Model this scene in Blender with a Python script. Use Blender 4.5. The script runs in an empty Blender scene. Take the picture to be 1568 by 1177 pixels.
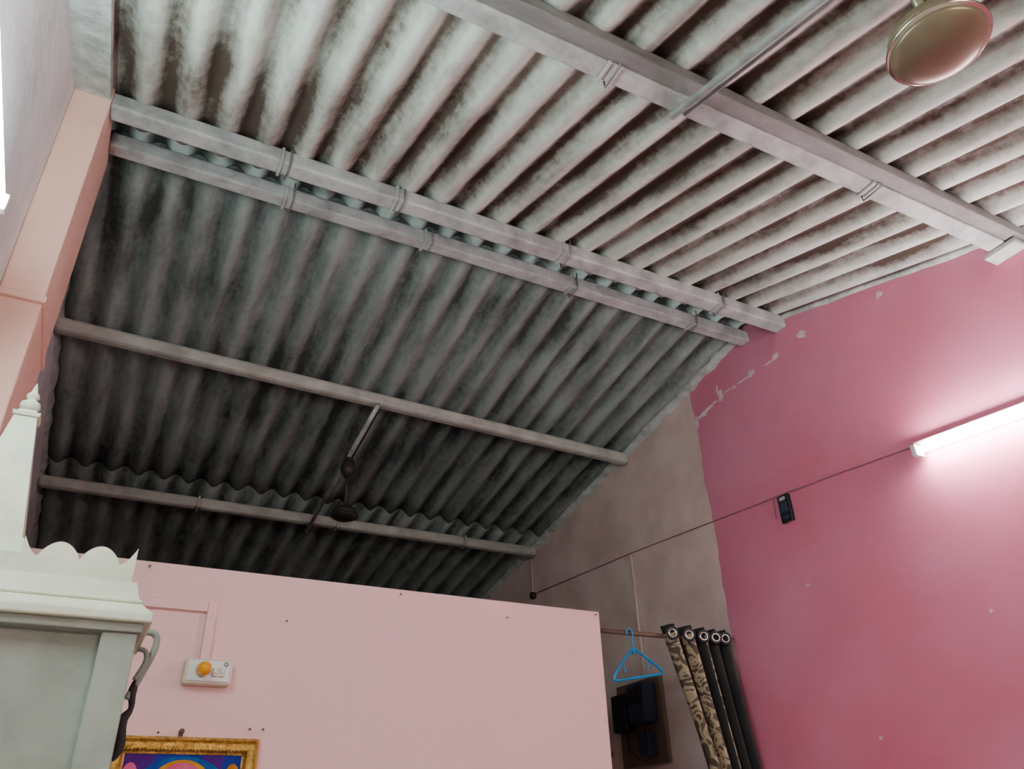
import bpy, bmesh, math, random
from mathutils import Vector, Matrix
random.seed(7)
H=1.5   # eye height above floor
sc=bpy.context.scene
sc.view_settings.view_transform='AgX'
sc.view_settings.look='None'
sc.view_settings.exposure=2.25

# ---------------------------------------------------------------- materials
def mat(name,col,col2=None,rough=.75,metal=0,scale=4,detail=6,lo=.35,hi=.65,bump=0.0,bscale=30,stretch=(1,1,1),spec=.3):
    m=bpy.data.materials.new(name);m.use_nodes=True
    nt=m.node_tree;N=nt.nodes;L=nt.links
    b=N['Principled BSDF'];b.inputs['Roughness'].default_value=rough;b.inputs['Metallic'].default_value=metal
    b.inputs['Specular IOR Level'].default_value=spec
    tc=N.new('ShaderNodeTexCoord');mp=N.new('ShaderNodeMapping');L.new(tc.outputs['Object'],mp.inputs[0]);mp.inputs['Scale'].default_value=stretch
    if col2 is None: col2=tuple(c*.85 for c in col)
    n=N.new('ShaderNodeTexNoise');n.inputs['Scale'].default_value=scale;n.inputs['Detail'].default_value=detail;n.inputs['Roughness'].default_value=.6
    L.new(mp.outputs[0],n.inputs['Vector'])
    r=N.new('ShaderNodeValToRGB');r.color_ramp.elements[0].position=lo;r.color_ramp.elements[1].position=hi
    r.color_ramp.elements[0].color=(*col2,1);r.color_ramp.elements[1].color=(*col,1)
    L.new(n.outputs['Fac'],r.inputs[0]);L.new(r.outputs[0],b.inputs['Base Color'])
    if bump:
        n2=N.new('ShaderNodeTexNoise');n2.inputs['Scale'].default_value=bscale;n2.inputs['Detail'].default_value=5
        L.new(mp.outputs[0],n2.inputs['Vector'])
        bp=N.new('ShaderNodeBump');bp.inputs['Strength'].default_value=bump;bp.inputs['Distance'].default_value=.01
        L.new(n2.outputs['Fac'],bp.inputs['Height']);L.new(bp.outputs[0],b.inputs['Normal'])
    return m
def emis(name,col,s):
    m=bpy.data.materials.new(name);m.use_nodes=True
    b=m.node_tree.nodes['Principled BSDF'];b.inputs['Base Color'].default_value=(.9,.9,.9,1)
    b.inputs['Emission Color'].default_value=(*col,1);b.inputs['Emission Strength'].default_value=s
    return m

PITCH=.146;AMP=.024
XL,XR=-.445,2.90
def sheet_mat(name,light,mid,dark,amt,groove):
    """weathered fibre cement: mottled mould, streaks down the slope, grime settled in the flutes"""
    m=bpy.data.materials.new(name);m.use_nodes=True
    nt=m.node_tree;N=nt.nodes;L=nt.links
    b=N['Principled BSDF'];b.inputs['Roughness'].default_value=.85;b.inputs['Specular IOR Level'].default_value=.2
    tc=N.new('ShaderNodeTexCoord')
    mp=N.new('ShaderNodeMapping');mp.inputs['Scale'].default_value=(6.85,1.1,1);L.new(tc.outputs['Object'],mp.inputs[0])
    n1=N.new('ShaderNodeTexNoise');n1.inputs['Scale'].default_value=2.0;n1.inputs['Detail'].default_value=6;n1.inputs['Roughness'].default_value=.6
    L.new(mp.outputs[0],n1.inputs['Vector'])
    n2=N.new('ShaderNodeTexNoise');n2.inputs['Scale'].default_value=26;n2.inputs['Detail'].default_value=8;n2.inputs['Roughness'].default_value=.75
    L.new(tc.outputs['Object'],n2.inputs['Vector'])
    n3=N.new('ShaderNodeTexNoise');n3.inputs['Scale'].default_value=1.1;n3.inputs['Detail'].default_value=3
    L.new(tc.outputs['Object'],n3.inputs['Vector'])
    def math_(op,a,bb=0,c=None):
        q=N.new('ShaderNodeMath');q.operation=op
        for i,x in enumerate((a,bb)):
            if isinstance(x,(int,float)): q.inputs[i].default_value=x
            else: L.new(x,q.inputs[i])
        return q.outputs[0]
    s=math_('ADD',math_('MULTIPLY',n1.outputs['Fac'],.48),math_('MULTIPLY',n2.outputs['Fac'],.22))
    s=math_('ADD',s,math_('MULTIPLY',n3.outputs['Fac'],.38))
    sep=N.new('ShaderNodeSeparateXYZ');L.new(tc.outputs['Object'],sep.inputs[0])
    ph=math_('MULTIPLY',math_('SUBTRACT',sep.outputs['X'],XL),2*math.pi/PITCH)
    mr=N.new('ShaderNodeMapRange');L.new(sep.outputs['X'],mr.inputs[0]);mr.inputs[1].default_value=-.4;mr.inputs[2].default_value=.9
    mr.inputs[3].default_value=-groove*.55;mr.inputs[4].default_value=-groove  # flute contrast eased toward the left, lens haze put into the colour
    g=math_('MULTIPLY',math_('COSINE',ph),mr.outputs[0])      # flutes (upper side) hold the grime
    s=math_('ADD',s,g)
    r=N.new('ShaderNodeValToRGB');e=r.color_ramp.elements
    e[0].position=.42+amt;e[0].color=(*dark,1);e[1].position=.66+amt;e[1].color=(*light,1)
    k=e.new(.52+amt);k.color=(*mid,1)
    L.new(s,r.inputs[0]);L.new(r.outputs[0],b.inputs['Base Color'])
    bp=N.new('ShaderNodeBump');bp.inputs['Strength'].default_value=.22;bp.inputs['Distance'].default_value=.005
    L.new(n2.outputs['Fac'],bp.inputs['Height']);L.new(bp.outputs[0],b.inputs['Normal'])
    return m

M={}
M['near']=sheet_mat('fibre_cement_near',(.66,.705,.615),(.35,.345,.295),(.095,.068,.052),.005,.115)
M['far']=sheet_mat('fibre_cement_far_shade',(.315,.365,.33),(.17,.20,.18),(.055,.064,.057),.0,.065)  # darker copy of the near sheet, weaker light put into the base colours
M['beam']=mat('limewashed_beam',(.50,.515,.48),(.27,.27,.25),scale=9,bump=.5,bscale=40,lo=.3,hi=.6)
M['beamdark']=mat('weathered_timber',(.26,.25,.235),(.13,.12,.11),scale=9,bump=.5,bscale=40,lo=.3,hi=.6,stretch=(.3,1,1))
M['beamfar']=mat('painted_steel_beam',(.52,.53,.46),(.34,.34,.29),scale=7,bump=.3)
M['mortar']=mat('mortar',(.62,.66,.60),(.35,.37,.33),scale=14,bump=.8,bscale=50)
M['part']=mat('partition_paint',(.89,.60,.56),(.86,.56,.53),scale=1.2,bump=.08,bscale=20,rough=.6)
M['salmon']=mat('salmon_paint',(.89,.57,.46),(.80,.48,.38),scale=3,bump=.3,bscale=14,rough=.7)
M['leftw']=mat('left_wall_paint',(.80,.76,.75),(.60,.59,.59),scale=3,bump=.6,bscale=10)
M['grayw']=mat('bare_wall',(.33,.26,.22),(.24,.18,.16),scale=3,bump=.3)
M['floor']=mat('floor_tile',(.52,.52,.50),(.44,.43,.41),scale=5,rough=.4)
M['cream']=mat('cream_paint',(.74,.74,.55),(.58,.59,.43),scale=8,bump=.2,rough=.5)
M['panel']=mat('grey_panel',(.33,.36,.29),(.25,.275,.22),scale=6,bump=.15,rough=.6)
M['plastic']=mat('cream_plastic',(.72,.66,.50),(.62,.56,.42),rough=.35,spec=.5)
M['white']=mat('white_plastic',(.8,.8,.76),(.75,.75,.7),rough=.35,spec=.5)
M['yellow']=mat('amber_bulb',(.90,.42,.0),(.82,.36,.0),rough=.2,spec=.5)
M['black']=mat('black_plastic',(.02,.02,.025),(.012,.012,.015),rough=.4,spec=.5)
M['navy']=mat('navy_plastic',(.03,.05,.10),(.02,.03,.06),rough=.35,spec=.5)
M['bronze']=mat('bronze_enamel',(.32,.285,.18),(.26,.23,.14),rough=.30,metal=.5,scale=3,spec=.5)
M['chrome']=mat('brass_chrome',(.80,.76,.60),(.65,.62,.47),rough=.15,metal=1)
M['steel']=mat('galvanised_pipe',(.62,.66,.62),(.38,.40,.38),rough=.4,metal=.4,scale=12)
M['fandark']=mat('dark_fan_enamel',(.04,.03,.028),(.025,.02,.018),rough=.4,spec=.4)
M['gold']=mat('gilt_moulding',(.78,.50,.12),(.42,.24,.04),rough=.3,metal=.85,scale=60,lo=.35,hi=.6,bump=.8,bscale=120)
M['rod']=mat('brown_rod',(.20,.12,.085),(.13,.08,.06),rough=.4)
M['blue']=mat('blue_plastic',(.02,.30,.62),(.02,.24,.5),rough=.35,spec=.5)
M['wire']=mat('wire_sleeve',(.42,.17,.22),(.34,.14,.18))
M['pinkconduit']=mat('painted_conduit',(.66,.49,.44),(.58,.43,.38))
M['peel']=mat('bare_plaster',(.85,.70,.70),(.70,.50,.52),scale=30)
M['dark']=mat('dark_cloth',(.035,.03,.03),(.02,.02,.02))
M['strap']=mat('grey_green_strap',(.30,.33,.27),(.18,.21,.16))
M['tubeR']=emis('tube_light_cool',(1.0,.93,1.0),36)
M['tubeL']=emis('tube_light_day',(.72,.98,1.0),40)
M['tubeFill']=emis('tube_light_fill',(.97,1.0,.97),46)

def ridge_mat():
    m=bpy.data.materials.new('translucent_ridge_sheet');m.use_nodes=True
    nt=m.node_tree;N=nt.nodes;L=nt.links;N.clear()
    o=N.new('ShaderNodeOutputMaterial');mx=N.new('ShaderNodeMixShader');mx.inputs[0].default_value=.45
    d=N.new('ShaderNodeBsdfDiffuse');t=N.new('ShaderNodeBsdfTranslucent')
    tc=N.new('ShaderNodeTexCoord')
    sep=N.new('ShaderNodeSeparateXYZ');L.new(tc.outputs['Object'],sep.inputs[0])
    w=N.new('ShaderNodeMath');w.operation='SUBTRACT';L.new(sep.outputs['X'],w.inputs[0]);w.inputs[1].default_value=XL
    w2=N.new('ShaderNodeMath');w2.operation='MULTIPLY';L.new(w.outputs[0],w2.inputs[0]);w2.inputs[1].default_value=2*math.pi/PITCH
    w3=N.new('ShaderNodeMath');w3.operation='COSINE';L.new(w2.outputs[0],w3.inputs[0])
    n=N.new('ShaderNodeTexNoise');n.inputs['Scale'].default_value=7;L.new(tc.outputs['Object'],n.inputs['Vector'])
    w4=N.new('ShaderNodeMath');w4.operation='MULTIPLY_ADD';L.new(w3.outputs[0],w4.inputs[0]);w4.inputs[1].default_value=-.30;L.new(n.outputs['Fac'],w4.inputs[2])
    r=N.new('ShaderNodeValToRGB');r.color_ramp.elements[0].position=.30;r.color_ramp.elements[0].color=(.12,.12,.105,1)
    r.color_ramp.elements[1].position=.75;r.color_ramp.elements[1].color=(.70,.76,.70,1);L.new(w4.outputs[0],r.inputs[0])
    L.new(r.outputs[0],d.inputs[0]);L.new(r.outputs[0],t.inputs[0])
    L.new(d.outputs[0],mx.inputs[1]);L.new(t.outputs[0],mx.inputs[2]);L.new(mx.outputs[0],o.inputs[0]);return m
M['ridge']=ridge_mat()

def right_wall_mat():
    m=bpy.data.materials.new('pink_wall_paint');m.use_nodes=True
    nt=m.node_tree;N=nt.nodes;L=nt.links;b=N['Principled BSDF'];b.inputs['Roughness'].default_value=.5;b.inputs['Specular IOR Level'].default_value=.3
    tc=N.new('ShaderNodeTexCoord')
    def noise(s,d=5):
        n=N.new('ShaderNodeTexNoise');n.inputs['Scale'].default_value=s;n.inputs['Detail'].default_value=d;L.new(tc.outputs['Object'],n.inputs['Vector']);return n
    def ramp(src,a,ca,bb,cb):
        r=N.new('ShaderNodeValToRGB');r.color_ramp.elements[0].position=a;r.color_ramp.elements[0].color=(*ca,1)
        r.color_ramp.elements[1].position=bb;r.color_ramp.elements[1].color=(*cb,1);L.new(src,r.inputs[0]);return r
    pink=ramp(noise(1.6,8).outputs['Fac'],.33,(.66,.165,.25),.67,(.71,.245,.355))
    bare=ramp(noise(3.5,8).outputs['Fac'],.35,(.66,.47,.42),.65,(.83,.63,.57))
    sep=N.new('ShaderNodeSeparateXYZ');L.new(tc.outputs['Object'],sep.inputs[0])
    n=noise(6)
    a=N.new('ShaderNodeMath');a.operation='MULTIPLY_ADD';L.new(n.outputs['Fac'],a.inputs[0]);a.inputs[1].default_value=.05;L.new(sep.outputs['Y'],a.inputs[2])
    g=N.new('ShaderNodeMath');g.operation='GREATER_THAN';L.new(a.outputs[0],g.inputs[0]);g.inputs[1].default_value=3.125
    mx=N.new('ShaderNodeMixRGB');L.new(g.outputs[0],mx.inputs[0]);L.new(pink.outputs[0],mx.inputs[1]);L.new(bare.outputs[0],mx.inputs[2])
    L.new(mx.outputs[0],b.inputs['Base Color'])
    bp=N.new('ShaderNodeBump');bp.inputs['Strength'].default_value=.15;bp.inputs['Distance'].default_value=.01;L.new(noise(9).outputs['Fac'],bp.inputs['Height']);L.new(bp.outputs[0],b.inputs['Normal'])
    return m
M['rightw']=right_wall_mat()

def curtain_mat():
    m=bpy.data.materials.new('damask_curtain');m.use_nodes=True
    nt=m.node_tree;N=nt.nodes;L=nt.links;b=N['Principled BSDF'];b.inputs['Roughness'].default_value=.7
    tc=N.new('ShaderNodeTexCoord')
    n=N.new('ShaderNodeTexNoise');n.inputs['Scale'].default_value=10;n.inputs['Detail'].default_value=1.5;n.inputs['Distortion'].default_value=2.4
    L.new(tc.outputs['UV'],n.inputs['Vector'])
    r=N.new('ShaderNodeValToRGB');e=r.color_ramp.elements
    e[0].position=.42;e[0].color=(.09,.06,.04,1);e[1].position=.46;e[1].color=(.42,.33,.20,1)
    k=e.new(.57);k.color=(.42,.33,.20,1);k=e.new(.60);k.color=(.12,.085,.055,1)
    L.new(n.outputs['Fac'],r.inputs[0]);L.new(r.outputs[0],b.inputs['Base Color'])
    return m
M['curtain']=curtain_mat()

# ---------------------------------------------------------------- builder
class B:
    def __init__(s,name,parent=None):
        s.bm=bmesh.new();s.name=name;s.mats=[];s.parent=parent
    def mi(s,k):
        if k not in s.mats:s.mats.append(k)
        return s.mats.index(k)
    def _new(s,verts,faces,k,smooth=False):
        vs=[s.bm.verts.new((v[0],v[1],v[2]+H)) for v in verts];i=s.mi(k);out=[]
        for f in faces:
            try:
                q=s.bm.faces.new([vs[j] for j in f]);q.material_index=i;q.smooth=smooth;out.append(q)
            except ValueError: pass
        return vs,out
    def box(s,x0,x1,y0,y1,z0,z1,k,bev=0.0):
        v=[(x,y,z) for x in(x0,x1) for y in(y0,y1) for z in(z0,z1)]
        f=[(0,1,3,2),(4,6,7,5),(0,4,5,1),(2,3,7,6),(0,2,6,4),(1,5,7,3)]
        vs,fs=s._new(v,f,k)
        if bev:
            ed=set(e for q in fs for e in q.edges)
            r=bmesh.ops.bevel(s.bm,geom=list(ed),offset=bev,segments=2,affect='EDGES',profile=.5)
            for q in r['faces']:q.material_index=s.mi(k)
        return s
    def prism(s,pts,axis,a0,a1,k):
        def P(p,a):
            if axis==0:return(a,p[0],p[1])
            if axis==1:return(p[0],a,p[1])
            return(p[0],p[1],a)
        n=len(pts);v=[P(p,a0) for p in pts]+[P(p,a1) for p in pts]
        f=[tuple(range(n)),tuple(range(2*n-1,n-1,-1))]+[(i,(i+1)%n,n+(i+1)%n,n+i) for i in range(n)]
        s._new(v,f,k);return s
    def lathe(s,prof,c,k,seg=32,axis=(0,0,1),smooth=True):
        ax=Vector(axis).normalized();u=ax.orthogonal().normalized();w=ax.cross(u);c=Vector(c)
        v=[];f=[]
        for r,h in prof:
            for i in range(seg):
                a=2*math.pi*i/seg;v.append(c+ax*h+(u*math.cos(a)+w*math.sin(a))*max(r,1e-5))
        for j in range(len(prof)-1):
            for i in range(seg):
                f.append((j*seg+i,j*seg+(i+1)%seg,(j+1)*seg+(i+1)%seg,(j+1)*seg+i))
        f.append(tuple(range(seg)));f.append(tuple(range((len(prof)-1)*seg,len(prof)*seg)))
        s._new(v,f,k,smooth);return s
    def sweep(s,path,r,k,seg=10,closed=False,smooth=True,curve=0):
        path=[Vector(p) for p in path]
        if curve:
            n=len(path);o=[];ro=[]
            rl=r if isinstance(r,(list,tuple)) else [r]*n
            m=n if closed else n-1
            for i in range(m):
                g=(lambda j:path[j%n]) if closed else (lambda j:path[max(0,min(n-1,j))])
                a,b,c,d=g(i-1),g(i),g(i+1),g(i+2)
                for q in range(curve):
                    t=q/curve
                    o.append(.5*((2*b)+(c-a)*t+(2*a-5*b+4*c-d)*t*t+(3*b-3*c+d-a)*t**3))
                    ro.append(rl[i]*(1-t)+rl[(i+1)%n]*t)
            if not closed:o.append(path[-1]);ro.append(rl[-1])
            path=o;r=ro
        n=len(path);v=[];f=[];pu=None
        for i,p in enumerate(path):
            if closed:t=(path[(i+1)%n]-path[i-1])
            else:t=path[min(i+1,n-1)]-path[max(i-1,0)]
            t.normalize()
            if pu is None: u=t.orthogonal().normalized()
            else: u=(pu-t*pu.dot(t)).normalized()
            pu=u;w=t.cross(u);rr=r[i] if isinstance(r,(list,tuple)) else r
            for j in range(seg):
                a=2*math.pi*j/seg;v.append(p+(u*math.cos(a)+w*math.sin(a))*rr)
        m=n if closed else n-1
        for i in range(m):
            for j in range(seg):
                f.append((i*seg+j,i*seg+(j+1)%seg,((i+1)%n)*seg+(j+1)%seg,((i+1)%n)*seg+j))
        if not closed:f.append(tuple(range(seg)));f.append(tuple(range((n-1)*seg,n*seg)))
        s._new(v,f,k,smooth);return s
    def torus(s,c,R,r,k,axis=(0,0,1),seg=28):
        ax=Vector(axis).normalized();u=ax.orthogonal().normalized();w=ax.cross(u);c=Vector(c)
        return s.sweep([c+(u*math.cos(2*math.pi*i/seg)+w*math.sin(2*math.pi*i/seg))*R for i in range(seg)],r,k,8,True)
    def done(s,recalc=True):
        if recalc:bmesh.ops.recalc_face_normals(s.bm,faces=s.bm.faces)
        me=bpy.data.meshes.new(s.name);s.bm.to_mesh(me);s.bm.free()
        for k in s.mats:me.materials.append(M[k])
        o=bpy.data.objects.new(s.name,me);bpy.context.collection.objects.link(o)
        if s.parent:o.parent=s.parent
        return o
def empty(name):
    o=bpy.data.objects.new(name,None);bpy.context.collection.objects.link(o);return o

# ---------------------------------------------------------------- room geometry
YF,YB=-2.0,7.0
RY,RZ=2.57,2.505
def roof(y): return RZ-.308*(RY-y) if y<RY else RZ-.178*(y-RY)

wallp=[(YF,-H),(YB,-H),(YB,roof(YB)+.08),(RY,RZ+.08),(YF,roof(YF)+.08)]
wr=B('wall_right').prism(wallp,0,XR,XR+.15,'rightw').done()
wl=B('wall_left').prism(wallp,0,XL-.15,XL,'leftw').done()
B('wall_back').box(XL,XR,YB,YB+.15,-H,roof(YB)+.08,'grayw').done()
wf=B('wall_front').box(XL,XR,YF-.15,YF,-H,roof(YF)+.08,'part').done()
B('floor').box(XL-.15,XR+.15,YF-.15,YB+.15,-H-.1,-H,'floor').done()

c=B('wall_pillar')
c.box(XL,-.325,2.30,2.70,-H,2.425,'salmon',.006)
c.box(XL,-.317,2.285,2.71,1.455,1.480,'salmon',.005)
c.done()
c=B('trim_1')
c.prism([(YF,roof(YF)-.065),(2.30,roof(2.30)-.065),(2.30,roof(2.30)-.028),(YF,roof(YF)-.028)],0,XL,-.33,'mortar')
c.done()

# ---- corrugated sheets
def sheets():
    bm=bmesh.new();nx=int((XR-XL)/PITCH*14)
    def strip(y0,y1,dz,mi,ny,wob=0):
        rows=[]
        for j in range(ny+1):
            row=[]
            for i in range(nx+1):
                x=XL+(XR-XL)*i/nx
                y=y0+(y1-y0)*j/ny
                z=roof(y)+dz+AMP*math.cos(2*math.pi*(x-XL)/PITCH)+.003*math.sin(3.1*x+2*y)
                row.append(bm.verts.new((x,y,z+H)))
            rows.append(row)
        for j in range(ny):
            for i in range(nx):
                f=bm.faces.new((rows[j][i],rows[j][i+1],rows[j+1][i+1],rows[j+1][i]));f.smooth=True;f.material_index=mi
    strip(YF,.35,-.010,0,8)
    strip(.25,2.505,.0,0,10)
    strip(2.46,2.66,.018,2,8)
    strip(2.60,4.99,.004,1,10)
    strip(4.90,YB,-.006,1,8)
    me=bpy.data.meshes.new('ceiling');bm.to_mesh(me);bm.free()
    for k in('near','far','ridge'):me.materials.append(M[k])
    o=bpy.data.objects.new('ceiling',me);bpy.context.collection.objects.link(o)
    md=o.modifiers.new('thickness','SOLIDIFY');md.thickness=.006;md.offset=0
    return o
sheets()

# ---- beams
def beam(y,w,h,k,ties,xl=XL,rnd=.008,hooks=True,skew=0,extra=None):
    b=B('roof_beam')
    zt=roof(y)-AMP-.004
    xs=[xl]+ties+[XR]
    for i in range(len(xs)-1):
        dz=random.uniform(-.003,.003)
        b.box(xs[i],xs[i+1],y-w/2+dz,y+w/2+dz,zt-h,zt,k,rnd)
    for x in ties:
        b.box(x-.006,x+.006,y-w/2-.005,y+w/2+.005,zt-h-.005,zt+.004,k,.002)
        if hooks:
            b.sweep([(x+.03,y-w/2-.008,zt+.02),(x+.03,y-w/2-.008,zt-h-.008),(x+.03,y+w/2+.008,zt-h-.008),(x+.03,y+w/2+.008,zt-h+.02)],.0035,'beamdark',6)
    if extra:extra(b)
    for v in b.bm.verts:
        t=(XR-v.co.x)/(XR-XL);v.co.y-=skew*t;v.co.z+=.178*skew*t
    b.done()
def b1x(b):
    b.box(2.82,2.90,1.13,1.26,roof(1.19)-.12,roof(1.19)-.0985,'beam',.005)
    z=roof(1.14)-AMP-.006
    b.box(XL+.002,XR-.002,1.112,1.164,z-.048,z,'beamdark',.004)
beam(1.20,.068,.072,'beam',[1.0,2.1],extra=b1x)
beam(2.345,.075,.068,'beam',[.28,.75,1.55,2.45],xl=-.325)
beam(2.60,.065,.066,'beam',[.35,.98,1.75,2.5],xl=-.325)
beam(3.795,.07,.072,'beamfar',[],rnd=.02,skew=.11)
beam(5.055,.07,.07,'beamfar',[.45,1.35,2.3],rnd=.02,hooks=False)
beam(-.25,.08,.07,'beam',[.6,1.8])
beam(6.3,.07,.07,'beamfar',[])

def fillet(name,y0,y1,k,wd,dp,n):
    b=B(name);v=[];f=[]
    for i in range(n+1):
        y=y0+(y1-y0)*i/n;z=roof(y)
        a=wd*random.uniform(.7,1.2);d=dp*random.uniform(.6,1.3)
        v+=[(XR,y,z+.0),(XR-a,y,z-.012),(XR-a*.8,y,z-.02-d*.5),(XR,y,z-.022-d)]
    for i in range(n):
        for j in range(3):
            f.append((i*4+j,i*4+j+1,i*4+4+j+1,i*4+4+j))
    b._new(v,f,k,True);return b.done()
fillet('trim_2',YF,2.33,'mortar',.018,.014,60)
fillet('trim_3',2.62,YB,'mortar',.05,.025,70)
def filletL():
    b=B('trim_4');v=[];f=[];n=50
    for i in range(n+1):
        y=2.72+(YB-2.72)*i/n;z=roof(y);a=.03*random.uniform(.6,1.2);d=.03*random.uniform(.6,1.3)
        v+=[(XL,y,z),(XL+a,y,z-.012),(XL,y,z-.022-d)]
    for i in range(n):
        for j in range(2):f.append((i*3+j,i*3+j+1,i*3+3+j+1,i*3+3+j))
    b._new(v,f,'mortar',True);b.done()
filletL()

# ---- partition wall
PY,PT,PX=3.08,.975,2.09
p=B('wall_partition').box(XL,PX,PY,PY+.11,-H,PT,'part',.004).done()
nb=B('wall_nails',p)
for x,z in[(.15,.95),(1.11,.95),(2.06,.955),(.28,.40),(.62,.42),(.575,.42),(1.6,.9),(.66,.80),(1.12,.28)]:
    nb.lathe([(.0012,0),(.0012,.018),(.004,.018),(.004,.021)],(x,PY,z),'rod',8,axis=(0,-1,0))
nb.done()

c=B('wiring_conduit')
c.box(XL+.1,.3715,PY-.018,PY,.808,.845,'part',.003)
c.box(.372,.405,PY-.019,PY,.64,.846,'part',.003)
c.done()
s=B('switch_board')
s.box(.325,.485,PY-.045,PY,.555,.639,'plastic',.006)
s.box(.335,.475,PY-.050,PY-.044,.563,.632,'white',.003)
s.lathe([(.024,0),(.024,.012),(.020,.014)],(.385,PY-.05,.600),'plastic',24,axis=(0,-1,0))
s.lathe([(.021,0),(.0235,.01),(.023,.022),(.018,.034),(.010,.041),(.0,.044)],(.385,PY-.062,.600),'yellow',24,axis=(0,-1,0))
for i,x in enumerate((.425,.448)):
    s.box(x-.008,x+.008,PY-.058,PY-.049,.580,.608,'plastic',.002)
    s.box(x-.005,x+.005,PY-.064,PY-.055,.590,.604,'white',.002)
s.torus((.460,PY-.051,.622),.006,.0015,'rod',(0,1,0),12)
s.done()

# ---- framed picture
pf=empty('picture_frame')
fx0,fx1,fz0,fz1=.14,.612,-.20,.388
f=B('gilt_frame',pf)
prof=[(0,0),(0,.022),(.010,.032),(.018,.022),(.030,.020),(.038,.026),(.046,.012),(.052,.010),(.052,0)]
cor=[(fx0,fz0,1,1),(fx1,fz0,-1,1),(fx1,fz1,-1,-1),(fx0,fz1,1,-1)]
v=[];F=[];n=len(prof)
for X,Z,sx,sz in cor:
    for a,d in prof:v.append((X+sx*a,PY-.004-d,Z+sz*a))
for i in range(4):
    for j in range(n-1):
        F.append((i*n+j,i*n+j+1,((i+1)%4)*n+j+1,((i+1)%4)*n+j))
f._new(v,F,'gold')
for t in range(34):
    x=fx0+.045+(fx1-fx0-.09)*t/33
    for z in(fz0+.04,fz1-.04):f.lathe([(0,0),(.004,.001),(.004,.004),(0,.006)],(x,PY-.026,z),'gold',8,axis=(0,-1,0))
f.done()
M['pic_bg']=mat('print_violet_blue',(.015,.03,.26),(.08,.01,.16),scale=9,lo=.45,hi=.55,rough=.7,spec=.05)
M['pic_pink']=mat('print_pink',(.66,.13,.26),(.55,.08,.2),scale=14,rough=.7,spec=.05)
M['pic_gold']=mat('print_gold',(.62,.28,.02),(.40,.14,.01),scale=20,rough=.7,spec=.05)
M['pic_cyan']=mat('print_cyan',(.01,.14,.36),(.01,.05,.24),scale=25,rough=.7,spec=.05)
q=B('deity_print',pf);q.box(fx0+.03,fx1-.03,PY-.012,PY-.005,fz0+.03,fz1-.03,'pic_bg')
def disc(b,cx_,cz,rx,rz,y,k,n=28,a0=0,a1=2*math.pi):
    b._new([(cx_+rx*math.cos(a0+(a1-a0)*i/n),y,cz+rz*math.sin(a0+(a1-a0)*i/n)) for i in range(n)],[tuple(range(n))],k)
mx_=.375
disc(q,mx_,.22,.155,.11,PY-.0130,'pic_cyan')
disc(q,mx_,.235,.10,.085,PY-.0135,'pic_gold')
disc(q,mx_,.235,.078,.076,PY-.0140,'pic_pink')
disc(q,mx_,.17,.045,.055,PY-.0145,'pic_gold')
disc(q,mx_,.02,.12,.12,PY-.0138,'pic_pink')
disc(q,mx_-.16,.24,.03,.07,PY-.0142,'pic_pink');disc(q,mx_+.16,.24,.03,.07,PY-.0142,'pic_gold')
q.done(False)
h=B('hanging_nail',pf);h.lathe([(.005,0),(.005,.03),(.009,.031),(.008,.036)],(.352,PY,.405),'rod',10,axis=(0,-1,0))
h.box(.345,.36,PY-.01,PY-.002,.375,.41,'rod',.002);h.done()

# ---- home shrine cabinet at left
m=B('home_shrine')
sx0,sx1,sy0,sy1=XL+.005,.10,1.955,2.27
def frustum(b,x0,x1,y0,y1,z0,X0,X1,Y0,Y1,z1,k):
    v=[(x0,y0,z0),(x1,y0,z0),(x1,y1,z0),(x0,y1,z0),(X0,Y0,z1),(X1,Y0,z1),(X1,Y1,z1),(X0,Y1,z1)]
    b._new(v,[(3,2,1,0),(4,5,6,7),(0,1,5,4),(1,2,6,5),(2,3,7,6),(3,0,4,7)],k)
m.box(sx0+.01,sx1-.012,sy0+.03,sy1-.005,-H+.10,.455,'panel')
m.box(sx0,sx1+.01,sy0-.01,sy1,-H,-H+.10,'cream',.006)
for a,bx in((.028,sx1),(sx0,sx0+.07)):
    m.box(a,bx,sy0,sy1,-H+.10,.455,'panel',.004)
m.box(sx0+.002,sx1+.003,sy0-.003,sy1-.002,-.62,-.56,'cream',.005)
m.box(sx0+.08,-.18,sy0+.015,sy0+.035,-1.35,-.66,'cream',.005);m.box(-.17,.02,sy0+.015,sy0+.035,-1.35,-.66,'cream',.005)
for x in(-.20,-.15):m.lathe([(.006,0),(.006,.012),(.012,.018),(.008,.028),(0,.03)],(x,sy0+.015,-1.0),'gold',14,axis=(0,-1,0))
m.box(sx0+.001,sx1+.008,sy0-.008,sy1-.001,.455,.475,'panel',.003)
m.box(sx0,sx1+.024,sy0-.022,sy1,.4752,.497,'cream',.004)
frustum(m,sx0+.001,sx1+.020,sy0-.018,sy1-.001,.4972,sx0+.001,sx1-.004,sy0+.012,sy1-.001,.522,'cream')
m.box(sx0+.001,sx1-.002,sy0+.010,sy1-.001,.5222,.532,'cream',.004)
frustum(m,sx0+.002,sx1-.010,sy0+.020,sy1-.002,.5322,sx0+.002,sx1-.022,sy0+.033,sy1-.002,.575,'cream')
zb,hh=.572,.085
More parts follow.
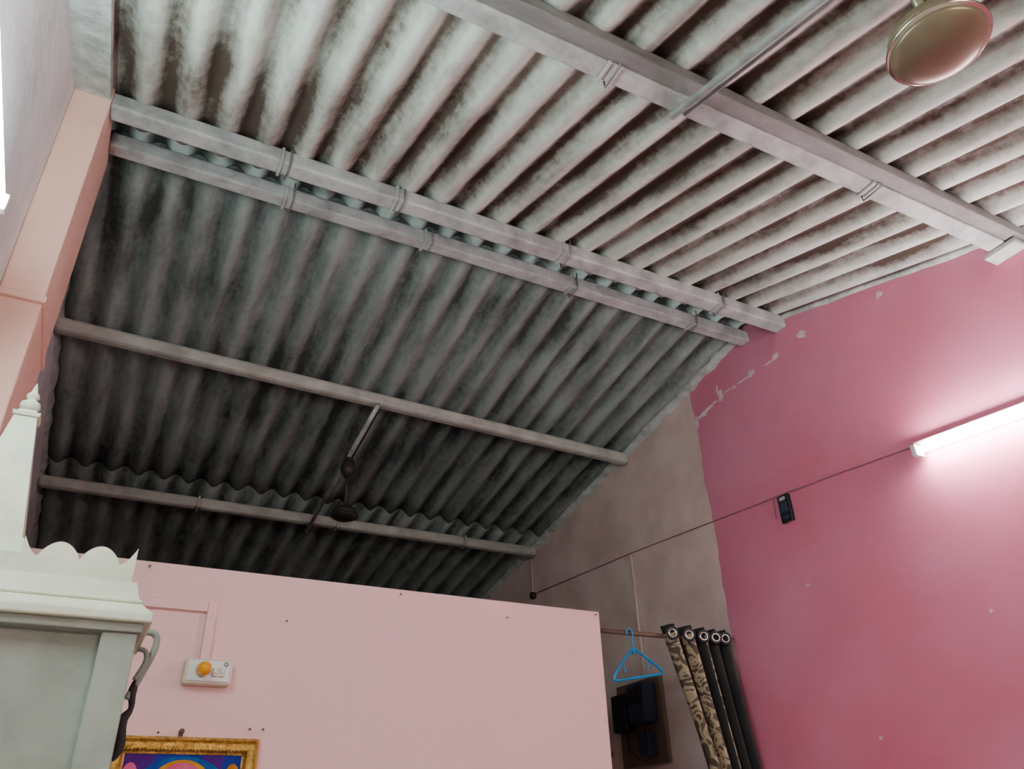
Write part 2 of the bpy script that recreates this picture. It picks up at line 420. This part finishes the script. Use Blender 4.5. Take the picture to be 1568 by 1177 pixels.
def parapet(u0,u1,nh,hs=1.0):
    W=u1-u0;hq=hh*hs;out=[(u0,zb),(u0,zb+hq)];hw=W/(nh+.8);s0=u0+.4*hw
    for i in range(1,9):
        t=i/8;out.append((u0+t*.4*hw,zb+hq-(hq*.5)*math.sin(t*math.pi/2)))
    for kx in range(nh):
        for i in range(1,13):
            t=i/12;out.append((s0+hw*(kx+t),zb+hq*.5+hq*.44*math.sin(math.pi*t)**.7))
    for i in range(1,8):
        t=i/8;out.append((u1-.4*hw*(1-t),zb+hq-(hq*.5)*math.cos(t*math.pi/2)))
    out.append((u1,zb+hq));out.append((u1,zb));return out
m.prism(parapet(-.168,.066,2),1,sy0+.037,sy0+.050,'cream')
m.prism(parapet(sy0+.055,sy1-.01,3,.55),0,.040,.053,'cream')
cxp,cyp=-.250,2.10
def sq(b,r0,z0,r1,z1,k='cream'):
    frustum(b,cxp-r0,cxp+r0,cyp-r0,cyp+r0,z0,cxp-r1,cxp+r1,cyp-r1,cyp+r1,z1,k)
sq(m,.100,.5752,.100,.62);sq(m,.088,.62,.078,.66);sq(m,.074,.66,.025,.985)
sq(m,.029,.985,.031,.995);sq(m,.022,.995,.019,1.005)
m.lathe([(.010,0),(.018,.006),(.024,.016),(.022,.026),(.013,.032),(.010,.037),(.016,.043),(.015,.050),(.008,.058),(.004,.075),(.0,.088)],(cxp,cyp,1.005),'cream',20)
shrine=m.done()
k=B('bell_bracket',shrine)
k.sweep([(.112,2.15,.50),(.140,2.15,.505),(.155,2.15,.49),(.152,2.15,.455),(.134,2.15,.40),(.115,2.15,.35)],.008,'strap',10,curve=6)
k.sweep([(.115,2.13,.46),(.134,2.13,.455),(.138,2.13,.43),(.122,2.13,.39)],.006,'strap',10,curve=6)
k.sweep([(.134,2.15,.41),(.124,2.15,.37),(.128,2.15,.33),(.114,2.15,.30),(.120,2.15,.25),(.110,2.15,.22)],[.004,.010,.006,.013,.012,.005],'dark',10,curve=6)
k.done()

# ---- tube lights (single meshes: batten, end holders, glass)
def tube(xw,sgn,y0,y1,z,mt,off,tilt=0):
    b=B('fill_tube_light')
    xa,xb=sorted((xw+sgn*.001,xw+sgn*.028));b.box(xa,xb,y0-.03,y1+.03,z+.005,z+.055,'white',.004)
    for y in(y0-.012,y1+.012):
        xa,xb=sorted((xw+sgn*.02,xw+sgn*(off+.016)));b.box(xa,xb,y-.012,y+.012,z-.02,z+.03,'white',.004)
    b.lathe([(.008,0),(.0125,.004),(.0125,y1-y0-.004),(.008,y1-y0)],(xw+sgn*off,y0,z),mt,20,axis=(0,1,0))
    for v in b.bm.verts:v.co.z+=tilt*(v.co.y-y1)
    b.done()
tube(XR,-1,.61,1.79,1.372,'tubeR',.055,.10)
tube(XL,1,.62,1.80,1.40,'tubeL',.036)
b=B('fill_tube_light');b.box(.55,1.81,YF+.001,YF+.028,.905,.955,'white',.004)   # added fill tube, unseen behind the viewer, brightens the partition
for x in(.573,1.787):b.box(x-.012,x+.012,YF+.02,YF+.066,.88,.93,'white',.004)
b.lathe([(.008,0),(.0125,.004),(.0125,1.196),(.008,1.2)],(.58,YF+.05,.90),'tubeFill',20,axis=(1,0,0));b.done()

# ---- wire run, sockets and conduits on the right wall
w=B('electric_wire')
w.sweep([(XR-.005,1.83,1.425),(XR-.005,2.2,1.465),(XR-.005,2.56,1.50),(XR-.005,3.1,1.545),(XR-.005,3.85,1.61),(XR-.005,4.6,1.66),(XR-.005,5.06,1.69)],.0034,'wire',8)
w.sweep([(XR-.005,2.64,1.505),(XR-.007,2.645,1.44),(XR-.005,2.65,1.40)],.002,'wire',6)
w.done()
B('conduit_pipe',wr).sweep([(XR-.0125,3.85,1.595),(XR-.0125,3.85,.87)],.011,'pinkconduit',10).done()
B('junction_conduit',wr).sweep([(XR-.0125,5.10,1.96),(XR-.0125,5.10,1.70)],.011,'pinkconduit',10).lathe([(.025,0),(.025,.03)],(XR,5.10,1.68),'black',16,axis=(-1,0,0)).done()
w=B('wall_switch')
w.box(XR-.022,XR,2.535,2.605,1.355,1.490,'black',.004)
w.box(XR-.030,XR-.02,2.548,2.592,1.40,1.45,'navy',.003)
w.box(XR-.026,XR-.02,2.552,2.588,1.462,1.480,'steel',.002)
w.box(XR-.026,XR-.02,2.552,2.588,1.365,1.385,'navy',.002)
w.done()
w=B('peeling_plaster',wr)
def blob(y,z,ry,rz):
    n=26;v=[]
    for i in range(n):
        a=2*math.pi*i/n;r=random.uniform(.5,1.2)
        v.append((XR-.0022,y+ry*r*math.cos(a),z+rz*r*math.sin(a)))
    w._new([(XR-.0025,y,z)]+v,[(0,1+i,1+(i+1)%n) for i in range(n)],'peel')
for a in[(2.23,2.24,.038,.026),(2.42,2.22,.028,.024),(2.47,2.212,.045,.008),(2.61,2.22,.032,.024),(2.67,2.215,.055,.008),(2.75,2.21,.016,.012),(2.80,2.215,.04,.006),(2.86,2.21,.022,.040),(2.88,2.26,.010,.038),(2.92,2.20,.03,.008),(3.03,2.175,.055,.018),(2.97,2.19,.04,.014),(3.085,2.15,.016,.045),(1.77,2.17,.024,.018),(2.55,1.04,.012,.008),(1.75,.72,.009,.007),(2.36,.37,.010,.010)]:
    blob(*a)
w.done()

# ---- curtain rod, curtain, hanger
RYc=3.135;RZc=.905
cu=empty('curtain')
r=B('curtain_rod',cu);r.sweep([(PX,RYc,RZc),(XR,RYc,RZc+.01)],.011,'rod',14)
r.lathe([(.024,0),(.024,.012),(.014,.016)],(XR,RYc,RZc+.01),'rod',18,axis=(-1,0,0))
r.lathe([(.024,0),(.024,.012),(.014,.016)],(PX,RYc,RZc),'rod',18,axis=(1,0,0));r.done()
bm=bmesh.new();uvl=bm.loops.layers.uv.new('UVMap')
nf=5;nxs=nf*20;nz=60;ztop=.955;zbot=-1.42
grid=[];L_=0;us=[];prev=None
for i in range(nxs+1):
    t=i/nxs;x=2.48+.39*t;y=RYc-.062*math.sin(2*math.pi*nf*t)
    if prev:L_+=math.hypot(x-prev[0],y-prev[1])
    prev=(x,y);us.append(L_)
for j in range(nz+1):
    s_=j/nz;row=[];dz=s_*(ztop-zbot);dr=min(dz/.66,1.15)
    for i in range(nxs+1):
        t=i/nxs
        tt=t**1.0+.10*math.sin(math.pi*t)          # first folds hang wider than the bunched ones
        xl=2.48+.15*dr;xr=2.875
        x=xl+(xr-xl)*tt
        am=.062*(1-.2*s_)
        y=RYc-.07*dr*(.4+.6*t)-am*math.sin(2*math.pi*nf*t+.25*math.sin(3*s_))-.01*math.sin(5*s_+7*t)
        row.append(bm.verts.new((x,y,ztop-dz+H)))
    grid.append(row)
for j in range(nz):
    for i in range(nxs):
        f=bm.faces.new((grid[j][i],grid[j][i+1],grid[j+1][i+1],grid[j+1][i]));f.smooth=True
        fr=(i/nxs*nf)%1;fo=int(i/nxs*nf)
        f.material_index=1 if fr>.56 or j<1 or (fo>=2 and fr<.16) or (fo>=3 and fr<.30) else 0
        for lp,(ii,jj) in zip(f.loops,((i,j),(i+1,j),(i+1,j+1),(i,j+1))):lp[uvl].uv=(us[ii],jj/nz*2.37)
me=bpy.data.meshes.new('curtain_cloth');bm.to_mesh(me);bm.free();me.materials.append(M['curtain']);me.materials.append(M['dark'])
o=bpy.data.objects.new('curtain_cloth',me);bpy.context.collection.objects.link(o);o.parent=cu
md=o.modifiers.new('t','SOLIDIFY');md.thickness=.0025
e=B('eyelet_rings',cu)
for i in range(nf):
    t=(i+.25)/nf;t=t+.10*math.sin(math.pi*t);x=2.48+.395*t
    e.torus((x-.01,RYc-.067,RZc+.005),.018,.004,'chrome',(.35,1,0),24)
    e.torus((x-.01,RYc-.066,RZc+.005),.026,.0065,'black',(.35,1,0),24)
e.done()
hg=B('clothes_hanger')
hx,hz=2.275,RZc
def hp(x,z):
    a=math.radians(11);X=x*math.cos(a)-z*math.sin(a);Z=x*math.sin(a)+z*math.cos(a)
    return(hx+X*.97,RYc-.02+X*.25,hz+Z)
hook=[hp(.022*math.cos(math.radians(d)),-.006+.022*math.sin(math.radians(d))) for d in range(200,-61,-20)]+[hp(.004,-.045),hp(0,-.085)]
hg.sweep(hook,.004,'blue',8)
hg.sweep([hp(0,-.075),hp(.03,-.088),hp(.09,-.125),hp(.165,-.175),hp(.178,-.19),hp(.170,-.202),hp(.10,-.203),hp(0,-.203),hp(-.10,-.203),hp(-.170,-.202),hp(-.178,-.19),hp(-.165,-.175),hp(-.09,-.125),hp(-.03,-.088)],.0065,'blue',8,closed=True,curve=3)
hg.sweep([hp(-.10,-.135),hp(-.085,-.165),hp(-.10,-.17)],.004,'blue',6);hg.sweep([hp(.10,-.135),hp(.085,-.165),hp(.10,-.17)],.004,'blue',6)
hg.sweep([hp(0,-.078),hp(0,-.10)],.009,'blue',8)
hg.done()

# ---- electric meter and shelf seen through doorway
w=B('electric_meter')
w.box(XR-.03,XR,3.70,4.12,.42,.86,'rod',.004)
w.box(XR-.12,XR-.03,3.74,3.90,.62,.83,'navy',.012)
w.box(XR-.128,XR-.118,3.76,3.88,.72,.80,'black',.003)
w.box(XR-.10,XR-.03,3.95,4.09,.60,.80,'black',.01)
w.box(XR-.09,XR-.03,3.78,3.88,.46,.57,'navy',.008)
w.sweep([(XR-.06,3.82,.62),(XR-.07,3.83,.58),(XR-.05,3.83,.56)],.005,'black',6)
w.sweep([(XR-.05,4.02,.60),(XR-.06,4.0,.50),(XR-.02,3.95,.44)],.005,'black',6)
w.done()
w=B('wall_shelf')
w.box(XR-.26,XR,4.25,4.95,.50,.525,'rod',.003)
for y in(4.3,4.9):w.prism([(XR-.24,.4995),(XR,.4995),(XR,.30)],1,y-.01,y+.01,'rod')
w.box(XR-.22,XR-.03,4.32,4.58,.525,.78,'dark',.01);w.lathe([(.05,0),(.055,.02),(.05,.16),(.02,.2),(.02,.23)],(XR-.13,4.75,.525),'dark',20)
w.done()

# ---- fans
def fan(X,Y,Zp,Zh,R_,body,ring,pr):
    t=empty('ceiling_fan')
    b=B('motor_housing',t)
    b.lathe([(0,-.24*R_),(.25*R_,-.235*R_),(.55*R_,-.20*R_),(.78*R_,-.14*R_),(.90*R_,-.07*R_),(.94*R_,0)],(X,Y,Zh),body,48)
    b.lathe([(.94*R_,.0),(1.0*R_,.02*R_),(1.02*R_,.06*R_),(1.0*R_,.12*R_),(.90*R_,.14*R_)],(X,Y,Zh),ring,48)
    b.lathe([(.92*R_,.13*R_),(.95*R_,.25*R_),(.90*R_,.42*R_),(.70*R_,.58*R_),(.35*R_,.66*R_),(.22*R_,.80*R_)],(X,Y,Zh),body,48)
    b.done()
    b=B('down_rod',t)
    b.lathe([(pr,0),(pr,Zp-Zh-.6*R_)],(X,Y,Zh+.6*R_),body,14)
    b.lathe([(.012,-.14),(.042,-.10),(.045,-.07),(.03,-.02),(.012,0)],(X,Y,Zp-.005),body,24)
    b.done()
pz=lambda y:roof(y)-AMP-.07-.024
fan(1.28,.488,pz(.488),1.385,.098,'bronze','chrome',.011)
fan(1.164,4.21,pz(4.21),1.715,.080,'fandark','fandark',.010)
w=B('fan_support_pipe').sweep([(1.28,1.24,pz(1.24)),(1.28,-.30,pz(-.30))],.013,'steel',14)
w.sweep([(1.315,1.22,pz(1.22)+.01),(1.315,-.30,pz(-.30)+.01)],.006,'steel',8)
w.done()
w=B('fan_support_pipe').sweep([(1.164,3.70,pz(3.70)),(1.164,5.10,pz(5.10))],.013,'steel',14)
w.sweep([(1.19,3.78,pz(3.78)+.012),(1.19,4.25,pz(4.25)+.012)],.005,'black',8)
w.torus((1.164,4.21,pz(4.21)),.020,.006,'fandark',(0,1,0),16)
w.done()

wd=bpy.data.worlds.new('World');sc.world=wd;wd.use_nodes=True
wd.node_tree.nodes['Background'].inputs[0].default_value=(.75,.88,1.0,1);wd.node_tree.nodes['Background'].inputs[1].default_value=.30

# ---- camera
cd=bpy.data.cameras.new('camera');co=bpy.data.objects.new('camera',cd);bpy.context.collection.objects.link(co)
Mr=[[0.88702,0.21305,0.40964],[-0.46063,0.4695,0.75325],[-0.03184,-0.85684,0.5146]]
right=Vector([r_[0] for r_ in Mr]).normalized();fwd=Vector([r_[2] for r_ in Mr]).normalized()
right=(right-fwd*right.dot(fwd)).normalized();up=right.cross(fwd)
R3=Matrix((right,up,-fwd)).transposed()
co.matrix_world=Matrix.Translation((0,0,H))@R3.to_4x4()
cd.sensor_width=36;cd.lens=1211.4/1568*36;cd.clip_start=.02
sc.camera=co
